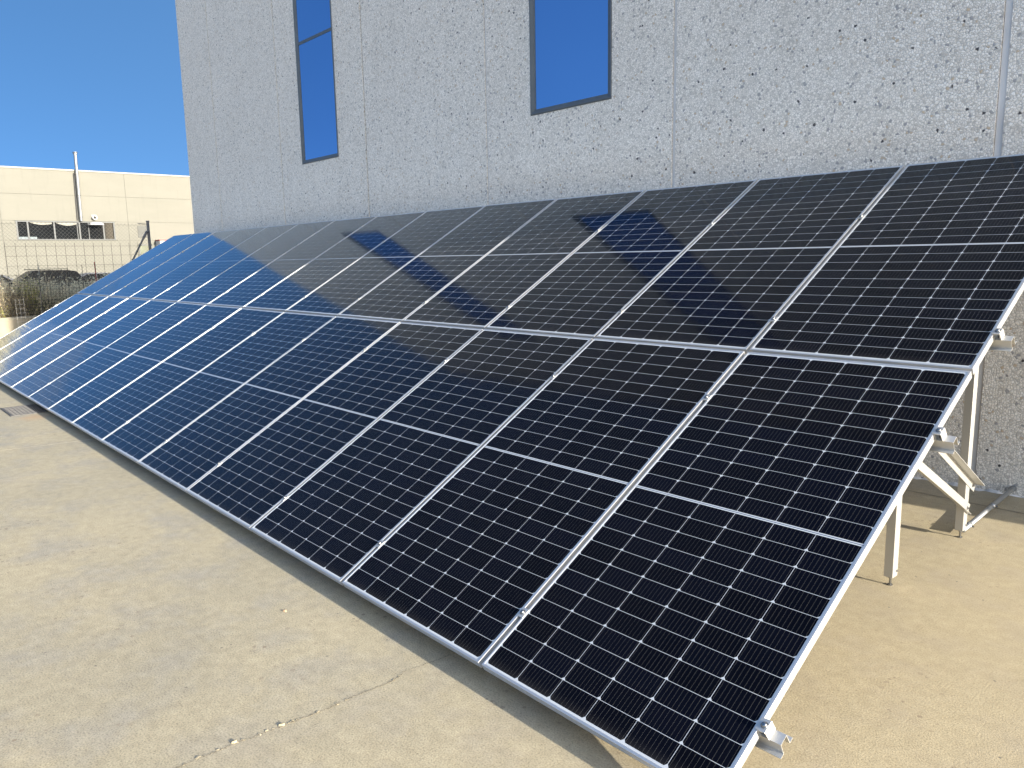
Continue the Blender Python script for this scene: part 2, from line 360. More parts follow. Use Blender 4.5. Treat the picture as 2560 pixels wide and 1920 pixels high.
# raised crumbly lip beside the crack
b = MB()
for i in range(0, len(pts) - 1):
    if rc.random() < .2:
        x, y = pts[i]; s_ = rc.uniform(.0015, .004); x -= .004 + s_
        m = Matrix.Translation((x, y, s_ * .3)) @ Matrix.Rotation(rc.uniform(0, 3), 4, 'Z')
        b.box(-s_, s_, -s_ * 1.8, s_ * 1.8, -s_ * .3, s_ * .5, m)
kind(b.build('crack_crumbs', M['concrete']), 'stuff')
for (x, y, r, ln, lab) in [(-2.39, -.284, .5, .020, 'tiny dark wood chip lying alone on the bare concrete beside the panel shadow'),
                       (-1.463, -.736, 1.1, .017, 'small pale chip lodged in the ground crack, the one nearer the panels'),
                       (-1.484, -.916, 1.3, .015, 'small pale chip lodged in the ground crack, the one farther from the panels')]:
    b = MB(); n = 7
    top = [(math.cos(6.28 * i / n) * ln * random.uniform(.6, 1), math.sin(6.28 * i / n) * ln * .35 * random.uniform(.6, 1)) for i in range(n)]
    b.add([(a, c, 0) for a, c in top] + [(a * .8, c * .7, .008 + a * .12) for a, c in top], [tuple(range(n, 2 * n))] + [(i, (i + 1) % n, n + (i + 1) % n, n + i) for i in range(n)])
    o = b.build('wood_chip', M['wood'] if ln == .020 else M['concrete']); o.location = (x, y, .001); o.rotation_euler = (0, 0, r); tag(o, lab, 'chip', 'chips on the concrete')

# drain grate
g = tag(empty('drain_grate', (-9.975, -.125, 0)), 'rectangular iron drain grate half under the panels\' front shadow', 'drain grate')
b = MB(); b.box(-.345, .345, -.18, .18, .0005, .0025); b.build('pit', M['pit'], g)
b = MB(); b.sweep_rect(-.36, .36, -.195, .195, [(0, .001), (.0, .010), (.02, .010), (.02, .001)]); b.build('frame', M['grate'], g)
b = MB()
for i in range(22): x = -.335 + .67 * i / 21; b.box(x - .0055, x + .0055, -.176, .176, .003, .009)
for j in range(9): y = -.165 + .33 * j / 8; b.box(-.341, .341, y - .004, y + .004, .004, .0085)
b.build('bars', M['grate'], g)

# ------------------------------------------------------------------ the solar array
H0 = .10
def arr(x, v, n=0.0):                # along the array, up the slope, off the glass
    return Vector((x, v * math.cos(TILT) - n * math.sin(TILT), H0 + v * math.sin(TILT) + n * math.cos(TILT)))
UP = Vector((0, math.cos(TILT), math.sin(TILT))); NRM = Vector((0, -math.sin(TILT), math.cos(TILT)))
fp = [(0, -.001), (.001, 0), (.0105, 0), (.0115, -.001), (.0115, -.0065), (.0016, -.0068), (.0016, -.033), (.028, -.033), (.028, -DEPTH), (0, -DEPTH),
      (0, -.0255), (.0009, -.0248), (.0009, -.0222), (0, -.0215), (0, -.0145), (.0009, -.0138), (.0009, -.0112), (0, -.0105)]
b = MB(); b.sweep_rect(-PW / 2, PW / 2, 0, PL, fp); me_frame = b.mesh('frame', M['alu'])
b = MB(); b.box(-PW / 2 + .0105, PW / 2 - .0105, .0105, PL - .0105, -.0058, -.0016); me_cells = b.mesh('cell_sheet', M['cells'])
panel0 = empty('solar_panel'); link('frame', me_frame, panel0); link('cell_sheet', me_cells, panel0)
rp = random.Random(11)
NCOL = 14
for row in (0, 1):
    for c in range(NCOL):
        p = panel0 if (row == 0 and c == 0) else copy_tree(panel0)
        x = -.010 - PW / 2 - PITCH * c
        p.location = arr(x, row * (PL + GAP))
        p.rotation_euler = (TILT + R(rp.uniform(-.08, .08)), R(rp.uniform(-.18, .18)), 0)
        look = ''
        tag(p, '%s-row solar panel, %s column from the array end with bare legs%s' % ('lower' if row == 0 else 'upper', ORD[c + 1] if c < 13 else 'last', look), 'solar panel', 'solar panels of the array')

# rails under the panels
RAILS = [.298, 1.838, 2.588, 3.815]
RN = ['lowest', 'second lowest', 'second highest', 'highest']
hat = [(-.042, -.047), (-.042, -.0445), (-.0225, -.0445), (-.0200, 0), (.0200, 0), (.0225, -.0445), (.042, -.0445), (.042, -.047), (.0205, -.047), (.0180, -.0025), (-.0180, -.0025), (-.0205, -.047)]
XL = -.010 - PITCH * NCOL + GAP - .06
for i, v in enumerate(RAILS):
    b = MB(); b.prism(hat, arr(.062, v, -DEPTH), arr(XL, v, -DEPTH), UP, NRM)
    o = b.build('mounting_rail', M['alu_raw']); tag(o, 'long aluminium hat-section mounting rail under the panels, the %s of four up the slope' % RN[i], 'mounting rail', 'rails under the panels')

# clamps
def bolt_mesh():
    b = MB(); n = 14
    b.tube((0, 0, .0032), (0, 0, .0050), .0128, n)
    rings = [(.0094, .0050), (.0094, .0095), (.0076, .0122), (.0040, .0136)]
    vs = [(r * math.cos(6.2832 * i / n), r * math.sin(6.2832 * i / n), z) for r, z in rings for i in range(n)]
    fs = [(k * n + i, k * n + (i + 1) % n, (k + 1) * n + (i + 1) % n, (k + 1) * n + i) for k in range(3) for i in range(n)] + [tuple(range(3 * n, 4 * n))]
    b.add(vs, fs); b.tube((0, 0, -.034), (0, 0, .003), .004, 8)
    return b.mesh('bolt', M['steel'], True)
me_bolt = bolt_mesh()
b = MB(); b.prism([(-.0185, .0002), (-.0185, .0030), (.0185, .0030), (.0185, .0002), (.0085, .0002), (.0085, -.020), (.0062, -.020), (.0062, .0002), (-.0062, .0002), (-.0062, -.020), (-.0085, -.020), (-.0085, .0002)],
                  (0, -.024, 0), (0, .024, 0), (1, 0, 0), (0, 0, 1)); me_mid = b.mesh('clamp_plate', M['alu_raw'])
b = MB(); b.prism([(-.009, .0002), (-.009, .0030), (.0265, .0030), (.0290, .0005), (.0330, -DEPTH), (.0305, -DEPTH), (.0262, .0000), (.0040, .0000), (.0040, -DEPTH + .001), (.0015, -DEPTH + .001), (.0015, .0002)],
                  (0, -.024, 0), (0, .024, 0), (1, 0, 0), (0, 0, 1)); me_end = b.mesh('clamp_plate', M['alu_raw'])
mid0 = empty('panel_clamp'); link('clamp_plate', me_mid, mid0); link('bolt', me_bolt, mid0)
first = True
for s in range(1, NCOL):
    for i, v in enumerate(RAILS):
        o = mid0 if first else copy_tree(mid0); first = False
        o.location = arr(-PITCH * s, v + rp.uniform(-.012, .012)); o.rotation_euler = (TILT, 0, 0)
        tag(o, 'bolted clamp on the %s panel seam from the bare-leg end, %s of four' % (ORD[s], RN[i]), 'clamp', 'clamps between panels')
end0 = None
for side in (1, -1):
    for i, v in enumerate(RAILS):
        if end0 is None:
            o = end0 = empty('end_clamp'); link('clamp_plate', me_end, o); bo = link('bolt', me_bolt, o); bo.location = (.0135, 0, 0)
        else: o = copy_tree(end0)
        xx = -.010 if side > 0 else -.010 - PITCH * (NCOL - 1) - PW
        o.location = arr(xx, v); o.rotation_euler = (TILT, 0, 0) if side > 0 else (-TILT, 0, math.pi)
        tag(o, 'stepped end clamp at the %s, on the %s rail' % ('bare-leg array end' if side > 0 else 'array end by the fence', RN[i]), 'clamp', 'end clamps')

# support frames
XF = -.405
def plane_z(y, n): return H0 + y * math.tan(TILT) + n / math.cos(TILT)
def frame_parts():
    root = empty('support_frame')
    b = MB(); u = [(-.0205, 0), (.0205, 0), (.0205, -.055), (.018, -.055), (.018, -.0025), (-.018, -.0025), (-.018, -.055), (-.0205, -.055)]
    p0, p1 = arr(0, .16, -DEPTH - .048), arr(0, 4.05, -DEPTH - .048)
    b.prism(u, p0, p1, (1, 0, 0), NRM); b.build('girder', M['alu_raw'], root)
    def leg(y, name):
        zt = plane_z(y, -DEPTH - .10)
        b = MB(); pr = [(-.024, -.030), (.024, -.030), (.024, .030), (-.024, .030)]
        b.prism(pr, (-.001, y, .052), (-.001, y, zt), (1, 0, 0), (0, 1, 0)); o = bevel(b.build(name, M['alu_raw'], root), .002)
        f = MB(); f.tube((0, y, 0), (0, y, .056), .0065, 10); f.tube((0, y, .040), (0, y, .053), .012, 6); f.tube((0, y, .0), (0, y, .006), .014, 12)
        f.build('foot_bolt', M['steel'], o)
        f = MB(); f.tube((.022, y + .012, .085), (.031, y + .012, .085), .007, 6); f.build('side_bolt', M['steel'], o)
        return o
    leg(2.232, 'front_leg'); leg(3.252, 'rear_leg')
    f = MB(); f.box(-.02, .02, .255, .30, .012, plane_z(.27, -DEPTH - .10)); f.build('toe_block', M['alu_raw'], root)
    def brace(y0, z0, y1, z1, x, prof, bolt_at):
        d = Vector((0, y1 - y0, z1 - z0)).normalized(); q = Vector((0, -d.z, d.y))          # q points up, square to the bar
        b = MB(); b.prism(prof, (x, y0, z0), (x, y1, z1), q, (1, 0, 0)); o = b.build('brace', M['alu_raw'], root)
        c = Vector((x, y1, z1)) - d * bolt_at + q * .027
        f = MB(); f.tube(c, c + Vector((.0035, 0, 0)), .012, 12); f.tube(c + Vector((.0036, 0, 0)), c + Vector((.011, 0, 0)), .008, 6); f.build('bolt', M['steel'], o)
    top_L = [(0, 0), (.052, 0), (.052, .056), (.049, .056), (.049, .003), (0, .003)]        # flange along the upper edge
    low_L = [(0, 0), (.060, 0), (.060, .003), (.003, .003), (.003, .022), (0, .022)]        # flange along the lower edge
    brace(1.95, 1.087, 3.348, .280, .0245, top_L, .045)
    brace(1.75, .955, 3.274, .156, .0245, low_L, .035)
    return root
sf = frame_parts(); sf.location = (XF, 0, 0)
FN = ['bare aluminium support frame with posts and braces at the array\'s open end', None]
tag(sf, FN[0], 'support frame', 'support frames under the array')
for k in range(1, 5):
    o = copy_tree(sf); o.location = (XF - 3.85 * k, 0, 0)
    tag(o, 'aluminium support frame hidden beneath the panels, %s behind the exposed one' % ORD[k], 'support frame', 'support frames under the array')

# galvanised tie tube from the rear post to the wall
b = MB(); a0, a1 = Vector((XF - .002, 3.305, .034)), Vector((-.445, 4.415, .058)); dd = (a1 - a0)
b.tube(a0, a1, .0155, 14)
tp = tag(b.build('tie_tube', M['galv'], None, True), 'grey galvanised tube running from the rear post foot to the wall', 'tube')
b = MB()
for f in (.10, .55): b.tube(a0 + dd * (f - .02), a0 + dd * (f + .02), .0190, 14)
b.build('collar', M['galv'], tp, True)
b = MB()
for f in (.10, .55): b.tube(a0 + dd * f + Vector((.018, 0, 0)), a0 + dd * f + Vector((.030, 0, -.004)), .006, 6)
b.build('collar_screw', M['steel'], tp)
b = MB(); b.tube(a1 - dd.normalized() * .010, a1, .021, 16); b.build('wall_flange', M['galv'], tp)

# ------------------------------------------------------------------ the building behind
WY, HT, BX0, BX1 = 4.42, 10.6, -16.24, 5.06
bld = tag(empty('warehouse_building', (0, 0, 0)), 'tall exposed-aggregate concrete building with narrow mirrored windows behind the panels', 'building')
edges = [BX0, -14.655, -11.82, -9.035, -6.27, -3.505, -.725, 2.04, BX1]
jw = [.0, .013, .013, .014, .017, .019, .026, .02, .0]
wins = {1: None}
WINS = [(-11.06, -9.845, 3.365, 7.6), (-5.495, -4.285, 3.355, 7.6)]
def wall_panel(x0, x1, z0, z1, hole=None):
    b = MB(); y = WY; dpt = .16
    if not hole: b.box(x0, x1, y, y + dpt, z0, z1)
    else:
        hx0, hx1, hz0, hz1 = hole; xs = [x0, hx0, hx1, x1]; zs = [z0, hz0, hz1, z1]
        vid = {}
        def P(i, j, k): return (xs[i], y + (dpt if k else 0), zs[j])
        for k in (0, 1):
            for i in range(3):
                for j in range(3):
                    if i == 1 and j == 1: continue
                    b.add([P(i, j, k), P(i + 1, j, k), P(i + 1, j + 1, k), P(i, j + 1, k)], [(0, 1, 2, 3) if k == 0 else (3, 2, 1, 0)])
        b.add([P(0, 0, 0), P(0, 3, 0), P(0, 3, 1), P(0, 0, 1)], [(0, 1, 2, 3)]); b.add([P(3, 0, 0), P(3, 0, 1), P(3, 3, 1), P(3, 3, 0)], [(0, 1, 2, 3)])
        b.add([P(0, 3, 0), P(3, 3, 0), P(3, 3, 1), P(0, 3, 1)], [(0, 1, 2, 3)])
        for (i, j, i2, j2) in ((1, 1, 2, 1), (2, 1, 2, 2), (2, 2, 1, 2), (1, 2, 1, 1)):
            b.add([P(i, j, 0), P(i2, j2, 0), P(i2, j2, 1), P(i, j, 1)], [(0, 1, 2, 3)])
    me = b.mesh('wall_panel', M['stone'])
    return link('wall_panel', me, bld)
for i in range(len(edges) - 1):
    x0, x1 = edges[i] + jw[i], edges[i + 1] - jw[i + 1]; hole = None
    for wv in WINS:
        if x0 < wv[0] < x1: hole = wv
    wall_panel(x0, x1, .0, HT, hole)
for i in range(1, len(edges) - 1):
    b = MB(); sl = .0035; b.box(edges[i] - jw[i] + sl, edges[i] + jw[i] - sl, WY + (.011 if i > 3 else .014), WY + .15, 0, HT - .02)
    b.build('joint_seal', M['joint'] if i > 3 else M['joint_grey'], bld)
b = MB(); b.box(BX0 + .02, BX1 - .02, WY + .27, WY + 22, 0, HT - .3); b.build('wall', M['render'], bld)
b = MB(); b.box(BX0, BX0 + .15, WY + .162, WY + 22, 0, HT); b.box(BX1 - .15, BX1, WY + .162, WY + 22, 0, HT); b.build('side_wall', M['stone'], bld)
b = MB(); b.box(BX0 - .03, BX1 + .03, WY - .03, WY + .25, HT, HT + .06); b.build('parapet_cap', M['coping'], bld)
b = MB(); b.box(BX0 + .16, BX1 - .16, WY + .26, WY + 22, HT - .29, HT - .2); b.build('roof', M['render'], bld)
for wi, (x0, x1, z0, z1) in enumerate(WINS):
    wd_ = empty('window', (0, 0, 0)); wd_.parent = bld
    wd_['label'] = ['tall narrow mirrored window with a transom, nearer the building\'s corner', 'tall mirrored window nearer the camera'][wi]
    b = MB(); b.sweep_rect(x0 + .003, x1 - .003, z0 + .003, z1 - .003, [(0, -.004), (0, .005), (.010, .008), (.048, -.010), (.054, -.013), (.060, -.013), (.060, -.09), (0, -.09)])
    b.v = [(x, WY - z, y) for x, y, z in b.v]; b.build('frame', M['winframe'], wd_)
    zt = 5.255
    b = MB(); b.box(x0 + .062, x1 - .062, WY + .014, WY + .09, zt - .021, zt + .021); b.build('transom', M['winframe'], wd_)
    for (za, zb) in ((z0 + .062, zt - .021), (zt + .021, z1 - .062)):
        b = MB(); b.box(x0 + .058, x1 - .058, WY + .022, WY + .040, za, zb); b.build('pane', M['glass'], wd_)
# rough mortar seam where wall meets slab
b = MB(); rm = random.Random(5); x = BX0
while x < BX1 - .2:
    l_ = rm.uniform(.04, .16); d_ = rm.uniform(.006, .055); h_ = rm.uniform(.006, .030)
    b.add([(x - .02, WY + .002, 0), (x + l_ * .3, WY - d_ * .8, 0), (x + l_ * .8, WY - d_, 0), (x + l_ + .02, WY + .002, 0), (x + l_ * .3, WY + .001, h_), (x + l_ * .8, WY + .001, h_ * .8), (x + l_ * .35, WY - d_ * .4, h_ * .55), (x + l_ * .75, WY - d_ * .5, h_ * .45)],
          [(0, 1, 6, 4), (1, 2, 7, 6), (2, 3, 5, 7), (4, 6, 7, 5)]); x += l_
b.build('mortar_seam', M['mortar'], bld)

# ------------------------------------------------------------------ industrial hall across the car park
HX = -62.0
hall = tag(empty('industrial_hall', (HX, 16, 0)), 'low cream precast industrial hall across the car park, with a strip window', 'building')
def P2H(b): b.v = [(x - HX, y - 16, z) for x, y, z in b.v]; return b
zr = [0, 1.20, 3.585, 4.925, 6.73, 8.42]; yc = [-8.05, .01, 8.07, 16.13, 24.19, 32.2]
RIB = (8.90, 15.17, 3.605, 4.905)
for i in range(5):
    for j in range(5):
        y0, y1, z0, z1 = yc[i] + .014, yc[i + 1] - .014, zr[j] + .012, zr[j + 1] - .012
        b = MB()
        if i == 2 and j == 2:
            b.box(HX - .2, HX, y0, RIB[0], z0, z1); b2 = MB(); b2.box(HX - .2, HX, RIB[1], y1, z0, z1); P2H(b2).build('wall_panel', M['hall'], hall)
        else: b.box(HX - .2, HX, y0, y1, z0, z1)
        P2H(b).build('wall_panel', M['hall'], hall)
b = MB(); b.box(HX - 30, HX - .22, -8, 32.1, 0, 8.3); b.box(HX - .22, HX - .02, -8.0, 8.8, 0, 8.40); b.box(HX - .22, HX - .02, 15.3, 32.1, 0, 8.40); b.box(HX - .22, HX - .02, 8.81, 15.29, 4.93, 8.40); b.box(HX - .22, HX - .02, 8.81, 15.29, 0, 3.58)
P2H(b).build('wall', M['hall_joint'], hall)
b = MB(); b.box(HX - .3, HX + .05, -8.1, 32.3, 8.42, 8.53); P2H(b).build('coping', M['coping'], hall)
wd_ = empty('strip_window'); wd_.parent = hall
b = MB(); y0, y1, z0, z1 = RIB
b.box(HX - .12, HX + .02, y0, y1, z0, z0 + .07); b.box(HX - .12, HX + .05, y0 - .03, y1 + .03, z1 - .06, z1 + .01)
for yy in (y0, 9.55, 11.17, 12.78, 14.36, y1 - .09): b.box(HX - .119, HX + .019, yy, yy + .10, z0 + .07, z1 - .06)
for yy in (12.66, 13.40): b.box(HX - .117, HX - .02, yy, yy + .05, z0 + .07, z1 - .06)
P2H(b).build('frame', M['hall_frame'], wd_)
b = MB(); b.box(HX - .17, HX - .09, y0 + .02, y1 - .02, z0 + .02, z1 - .02); P2H(b).build('pane', M['dark_glass'], wd_)
b = MB()
for (ya, yb) in ((9.0, 9.55), (9.65, 10.1)): b.box(HX - .088, HX - .06, ya, yb, z0 + .07, z0 + .22)
P2H(b).build('sill_board', plain('pale_blue_board', (.13, .155, .165), .7), wd_)
b = MB()  # white arcs modelled as roof reflections seen in the panes
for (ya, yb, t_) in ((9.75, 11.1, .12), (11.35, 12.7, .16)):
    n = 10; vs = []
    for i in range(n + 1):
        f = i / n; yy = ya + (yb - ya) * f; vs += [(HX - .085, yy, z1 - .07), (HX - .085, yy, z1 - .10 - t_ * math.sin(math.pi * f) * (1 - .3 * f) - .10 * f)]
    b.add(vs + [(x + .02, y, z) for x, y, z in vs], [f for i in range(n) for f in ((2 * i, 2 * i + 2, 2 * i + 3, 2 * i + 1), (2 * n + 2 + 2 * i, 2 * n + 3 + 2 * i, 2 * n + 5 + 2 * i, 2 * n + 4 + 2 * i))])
P2H(b).build('reflection_arc', M['coping'], wd_)
ch = MB(); ch.tube((HX + .22, 12.93, 4.94), (HX + .22, 12.99, 9.6), .105, 14); ch.tube((HX + .22, 12.99, 9.6), (HX + .22, 12.99, 9.66), .15, 14)
ch.tube((HX + .22, 12.99, 9.70), (HX + .22, 12.99, 9.73), .17, 14)
chp = P2H(ch).build('chimney_pipe', M['flue'], hall, False)
b = MB(); b.tube((HX + .1, 12.73, 5.0), (HX + .1, 12.80, 8.3), .03, 8); P2H(b).build('conduit', M['flue_dark'], hall)
b = MB()
for zz in (5.2, 6.7, 8.2): b.box(HX, HX + .32, 12.86, 13.05, zz, zz + .04)
P2H(b).build('bracket', M['flue_dark'], chp)
b = MB(); b.box(HX, HX + .05, 13.66, 14.02, 5.05, 5.42); vp = P2H(b).build('vent_plate', M['coping'], hall)
b = MB(); b.tube((HX + .04, 13.83, 5.2), (HX + .30, 13.83, 5.2), .15, 16); P2H(b).build('vent_duct', M['flue'], vp)
b = MB(); b.tube((HX + .302, 13.83, 5.2), (HX + .31, 13.83, 5.2), .115, 16); P2H(b).build('vent_mouth', M['pit'], vp)
b = MB(); n = 20  # solid white oval added for a glare reflection on the strip window
for k, (rr, hh) in enumerate(((.50, 0), (.42, .10), (.20, .15))): pass
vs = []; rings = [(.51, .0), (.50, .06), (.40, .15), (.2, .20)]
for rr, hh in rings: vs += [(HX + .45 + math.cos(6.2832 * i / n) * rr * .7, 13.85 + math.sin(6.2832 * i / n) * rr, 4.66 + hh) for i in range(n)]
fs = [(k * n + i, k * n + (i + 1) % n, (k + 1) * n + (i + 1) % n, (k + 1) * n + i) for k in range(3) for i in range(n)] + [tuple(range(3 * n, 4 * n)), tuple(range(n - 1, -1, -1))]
b.add(vs, fs); b.box(HX, HX + .2, 13.81, 13.89, 4.78, 4.84); P2H(b).build('glare_oval', M['white'], hall)
b = MB(); b.box(HX - .01, HX + .03, 16.76, 17.60, 3.79, 4.66); lv = P2H(b).build('louvre', M['louvre'], hall)
b = MB()
for k in range(9): zz = 3.84 + k * .09; b.box(HX + .03, HX + .045, 16.79, 17.57, zz, zz + .045)
P2H(b).build('louvre_slat', M['louvre'], lv)
wd2 = empty('window'); wd2.parent = hall
b = MB(); b.box(HX + .005, HX + .02, 16.80, 17.60, 2.0, 3.20); P2H(b).build('pane', M['green_glass'], wd2)
b = MB(); b.box(HX, HX + .05, 16.72, 16.80, 2.0, 3.28); b.box(HX, HX + .05, 17.60, 17.68, 2.0, 3.28); b.box(HX, HX + .05, 16.72, 17.68, 3.20, 3.282); P2H(b).build('frame', M['hall_frame'], wd2)
b = MB(); b.box(HX, HX + 1.0, 17.98, 21.4, 3.05, 3.52); cp = P2H(b).build('door_canopy', M['white'], hall)
b = MB(); b.box(HX, HX + 1.04, 17.94, 21.45, 3.523, 3.62); P2H(b).build('canopy_edge', M['maroon'], cp)
b = MB(); b.box(HX, HX + .03, 18.12, 20.4, 0, 3.0); P2H(b).build('door', M['dark_glass'], hall)

# ------------------------------------------------------------------ boundary: low wall, bank, fence
b = MB(); n = 40; rr = random.Random(8)
vs = []
for i in range(n + 1):
    y = -12 + 18.2 * i / n; t_ = .62 + rr.uniform(-.012, .012)
    vs += [(-20.0, y, 0), (-20.0 + rr.uniform(-.006, .006), y, t_ - .05), (-20.04, y, t_), (-20.26, y, t_), (-20.30, y, t_ - .05), (-20.3, y, 0)]
b.add(vs, [(i * 6 + k, i * 6 + (k + 1) % 6, (i + 1) * 6 + (k + 1) % 6, (i + 1) * 6 + k) for i in range(n) for k in range(6)] + [tuple(range(6)), tuple(range(n * 6, n * 6 + 6))[::-1]])
tag(b.build('low_wall', M['lowwall']), 'low beige concrete wall below the dry weeds at the yard edge', 'wall')
b = MB(); nx, ny = 12, 40; vs = []
for i in range(nx + 1):
    for j in range(ny + 1):
        f = i / nx; x = -20.3 - 9 * f; y = -14 + 36 * j / ny
        z = .52 + .10 * math.sin(y * 1.7 + i) * (1 - f) + .10 * math.sin(f * 3.1) + rr.uniform(-.03, .03)
        if f > .75: z *= max(0, (1 - f) / .25)
        vs.append((x, y, z - .01))
b.add(vs, [(i * (ny + 1) + j, i * (ny + 1) + j + 1, (i + 1) * (ny + 1) + j + 1, (i + 1) * (ny + 1) + j) for i in range(nx) for j in range(ny)])
kind(b.build('terrain_bank', M['soil'], None, True), 'structure')

fence = tag(empty('chain_link_fence', (-20.1, 4.65, .6)), 'chain-link fence with dark end post standing on the low wall', 'fence')
def LF(b): b.v = [(x + 20.1, y - 4.65, z - .6) for x, y, z in b.v]; return b
b = MB(); z0, z1, y0, y1 = .66, 2.80, -3.0, 4.63; st = .0875; hgt = z1 - z0
k = math.floor(-hgt / st)
while y0 + k * st < y1:
    for sgn in (1, -1):
        a = y0 + k * st; pa, pb = (a, z0), (a + hgt, z1)
        if pa[0] < y0: pa = (y0, z0 + (y0 - a))
        if pb[0] > y1: pb = (y1, z0 + (y1 - a))
        if pb[0] > pa[0]:
            if sgn > 0: b.tube((-20.1, pa[0], pa[1]), (-20.1, pb[0], pb[1]), .0026, 3, caps=False)
            else: b.tube((-20.103, pa[0], z0 + z1 - pa[1]), (-20.103, pb[0], z0 + z1 - pb[1]), .0026, 3, caps=False)
    k += 1
LF(b).build('mesh', M['fence'], fence)
b = MB()
for zz in (.70, 1.75, 2.76): b.tube((-20.095, y0, zz), (-20.095, y1, zz), .0022, 5)
LF(b).build('tension_wire', M['fence'], fence)
b = MB(); b.tube((-20.1, 4.66, .58), (-20.1, 4.66, 2.85), .034, 14); po = LF(b).build('post', M['post'], fence, False)
b = MB(); b.tube((-20.1, 4.66, 2.85), (-20.1, 4.66, 2.875), .043, 14); b.tube((-20.1, 4.66, 2.79), (-20.1, 4.42, 2.80), .010, 6); LF(b).build('post_cap', M['post'], po)
b = MB(); b.tube((-20.05, 4.60, 2.60), (-20.05, 4.50, 2.42), .030, 10, .030); b.tube((-20.05, 4.50, 2.42), (-20.05, 3.50, .62), .022, 10); b.tube((-20.07, 4.66, 2.60), (-20.05, 4.58, 2.60), .02, 8); LF(b).build('brace', M['post'], fence)

def grid_panel(name, x, y0, y1, z0, z1, sy, sz, r, mat, label, cat, lean=0, grp=None):
    b = MB(); y = y0
    while y <= y1 + 1e-6: b.tube((x, y, z0), (x + lean, y + rr.uniform(-.004, .004), z1), r, 4, caps=False); y += sy
    z = z0 + .02
    while z <= z1 - .005: b.tube((x + r + lean * (z - z0) / (z1 - z0), y0 - .02, z), (x + r + lean * (z - z0) / (z1 - z0), y1 + .02, z + rr.uniform(-.006, .006)), r, 4, caps=False); z += sz
    return tag(b.build(name, mat), label, cat, grp)
grid_panel('reinforcing_mesh', -19.95, 1.46, 4.46, .64, 2.32, .2045, .226, .0040, M['rebar'], 'wide-gridded reinforcing wire mesh leaning on the chain-link fence', 'wire mesh')
grid_panel('wire_mesh_panel', -19.80, 1.60, 2.75, .40, 1.62, .064, .080, .0034, M['rebar'], 'dark close-gridded wire mesh panel in front of the weeds', 'wire mesh', .02)
grid_panel('wire_mesh_panel', -19.74, 1.80, 3.20, .30, 1.50, .075, .085, .0032, M['rebar'], 'second dark wire mesh panel overlapping the close-gridded one', 'wire mesh', .03)
grid_panel('wire_mesh_panel', -19.70, 1.50, 1.66, .30, 1.05, .08, .10, .0035, M['palewire'], 'narrow pale ladder-like wire mesh piece at the dark mesh\'s edge', 'wire mesh')
b = MB(); b.tube((-20.35, 2.12, .5), (-20.35, 2.16, 1.82), .011, 8); tag(b.build('stake', M['palewire']), 'pale thin stake standing among the weeds before the dark car', 'stake', 'stakes in the weeds')
b = MB(); b.tube((-20.45, 3.42, .5), (-20.45, 3.41, 1.86), .011, 8); tag(b.build('stake', M['stake_red']), 'dark red stake standing in the weeds near the array edge', 'stake', 'stakes in the weeds')
b = MB(); b.tube((-20.45, 3.10, .5), (-20.45, 3.12, 1.80), .006, 6); tag(b.build('stake', M['rebar']), 'very thin dark rod beside the red stake in the weeds', 'stake', 'stakes in the weeds')

# weeds
def blade(b, x, y, z, h, w_, lx, ly, curve=.4, seg=3):
    a = random.uniform(0, 6.28); px, py = math.cos(a) * w_, math.sin(a) * w_; vs = []
    for k in range(seg + 1):
        f = k / seg; q = f ** (1 + curve); ww = 1 - f * .8
        vs += [(x + lx * q - px * ww, y + ly * q - py * ww, z + h * f), (x + lx * q + px * ww, y + ly * q + py * ww, z + h * f)]
    b.add(vs, [(2 * k, 2 * k + 1, 2 * k + 3, 2 * k + 2) for k in range(seg)])
def leafquad(b, x, y, z, s):
    a, c = random.uniform(0, 6.28), random.uniform(-1, 1); d = Vector((math.cos(a), math.sin(a), c)).normalized() * s; e = d.orthogonal().normalized() * s * .45
    p = Vector((x, y, z)); b.add([p, p + d * .5 + e, p + d, p + d * .5 - e], [(0, 1, 2, 3)])
random.seed(21)
b = MB()
for i in range(7500):
    x = -20.35 - abs(random.gauss(0, 1.5)); y = random.uniform(-3.5, 7.5)
    d = .5 + .5 * math.sin(y * 2.3 + 1) * math.sin(x * 1.7 + y)
    h = random.uniform(.42, .86) + .30 * d + (.10 if random.random() < .05 else 0)
    b.cur = 0 if random.random() < .93 else 1
    l_ = random.gauss(0, .26); m_ = random.gauss(0, .26)
    blade(b, x, y, .48, h, random.uniform(.004, .010), l_, m_)
    if random.random() < .65:
        for q in range(4): f = random.uniform(.6, 1); leafquad(b, x + l_ * f * f, y + m_ * f * f, .48 + h * f, random.uniform(.03, .075))
kind(b.build('dry_weeds', [M['straw'], M['twig']]), 'stuff')
def bush(label, cx, cy, rx, ry, h, ntwig, nleaf, leafmat, zb=.5, leaf=(.02, .05)):
    root = tag(empty('weed_bush', (cx, cy, zb)), label, 'bush', 'bushes along the low wall')
    t_, l_ = MB(), MB()
    for i in range(ntwig):
        a = random.uniform(0, 6.28); r_ = math.sqrt(random.random()); ox, oy = math.cos(a) * r_ * rx, math.sin(a) * r_ * ry; hh = h * (1 - .35 * r_ * r_) * random.uniform(.6, 1.05)
        blade(t_, ox * .35, oy * .35, 0, hh, random.uniform(.003, .006), ox * .8, oy * .8, .3)
        for k in range(nleaf):
            f = random.uniform(.25, 1); q = f ** 1.3
            leafquad(l_, ox * .35 + ox * .8 * q + random.gauss(0, .05), oy * .35 + oy * .8 * q + random.gauss(0, .05), hh * f + random.gauss(0, .03), random.uniform(*leaf))
    t_.build('stems', M['twig'], root); l_.build('leaves', leafmat, root)
bush('grey-brown twiggy bush on the low wall before the light car', -20.5, .95, .35, .55, 1.0, 420, 5, M['straw'])
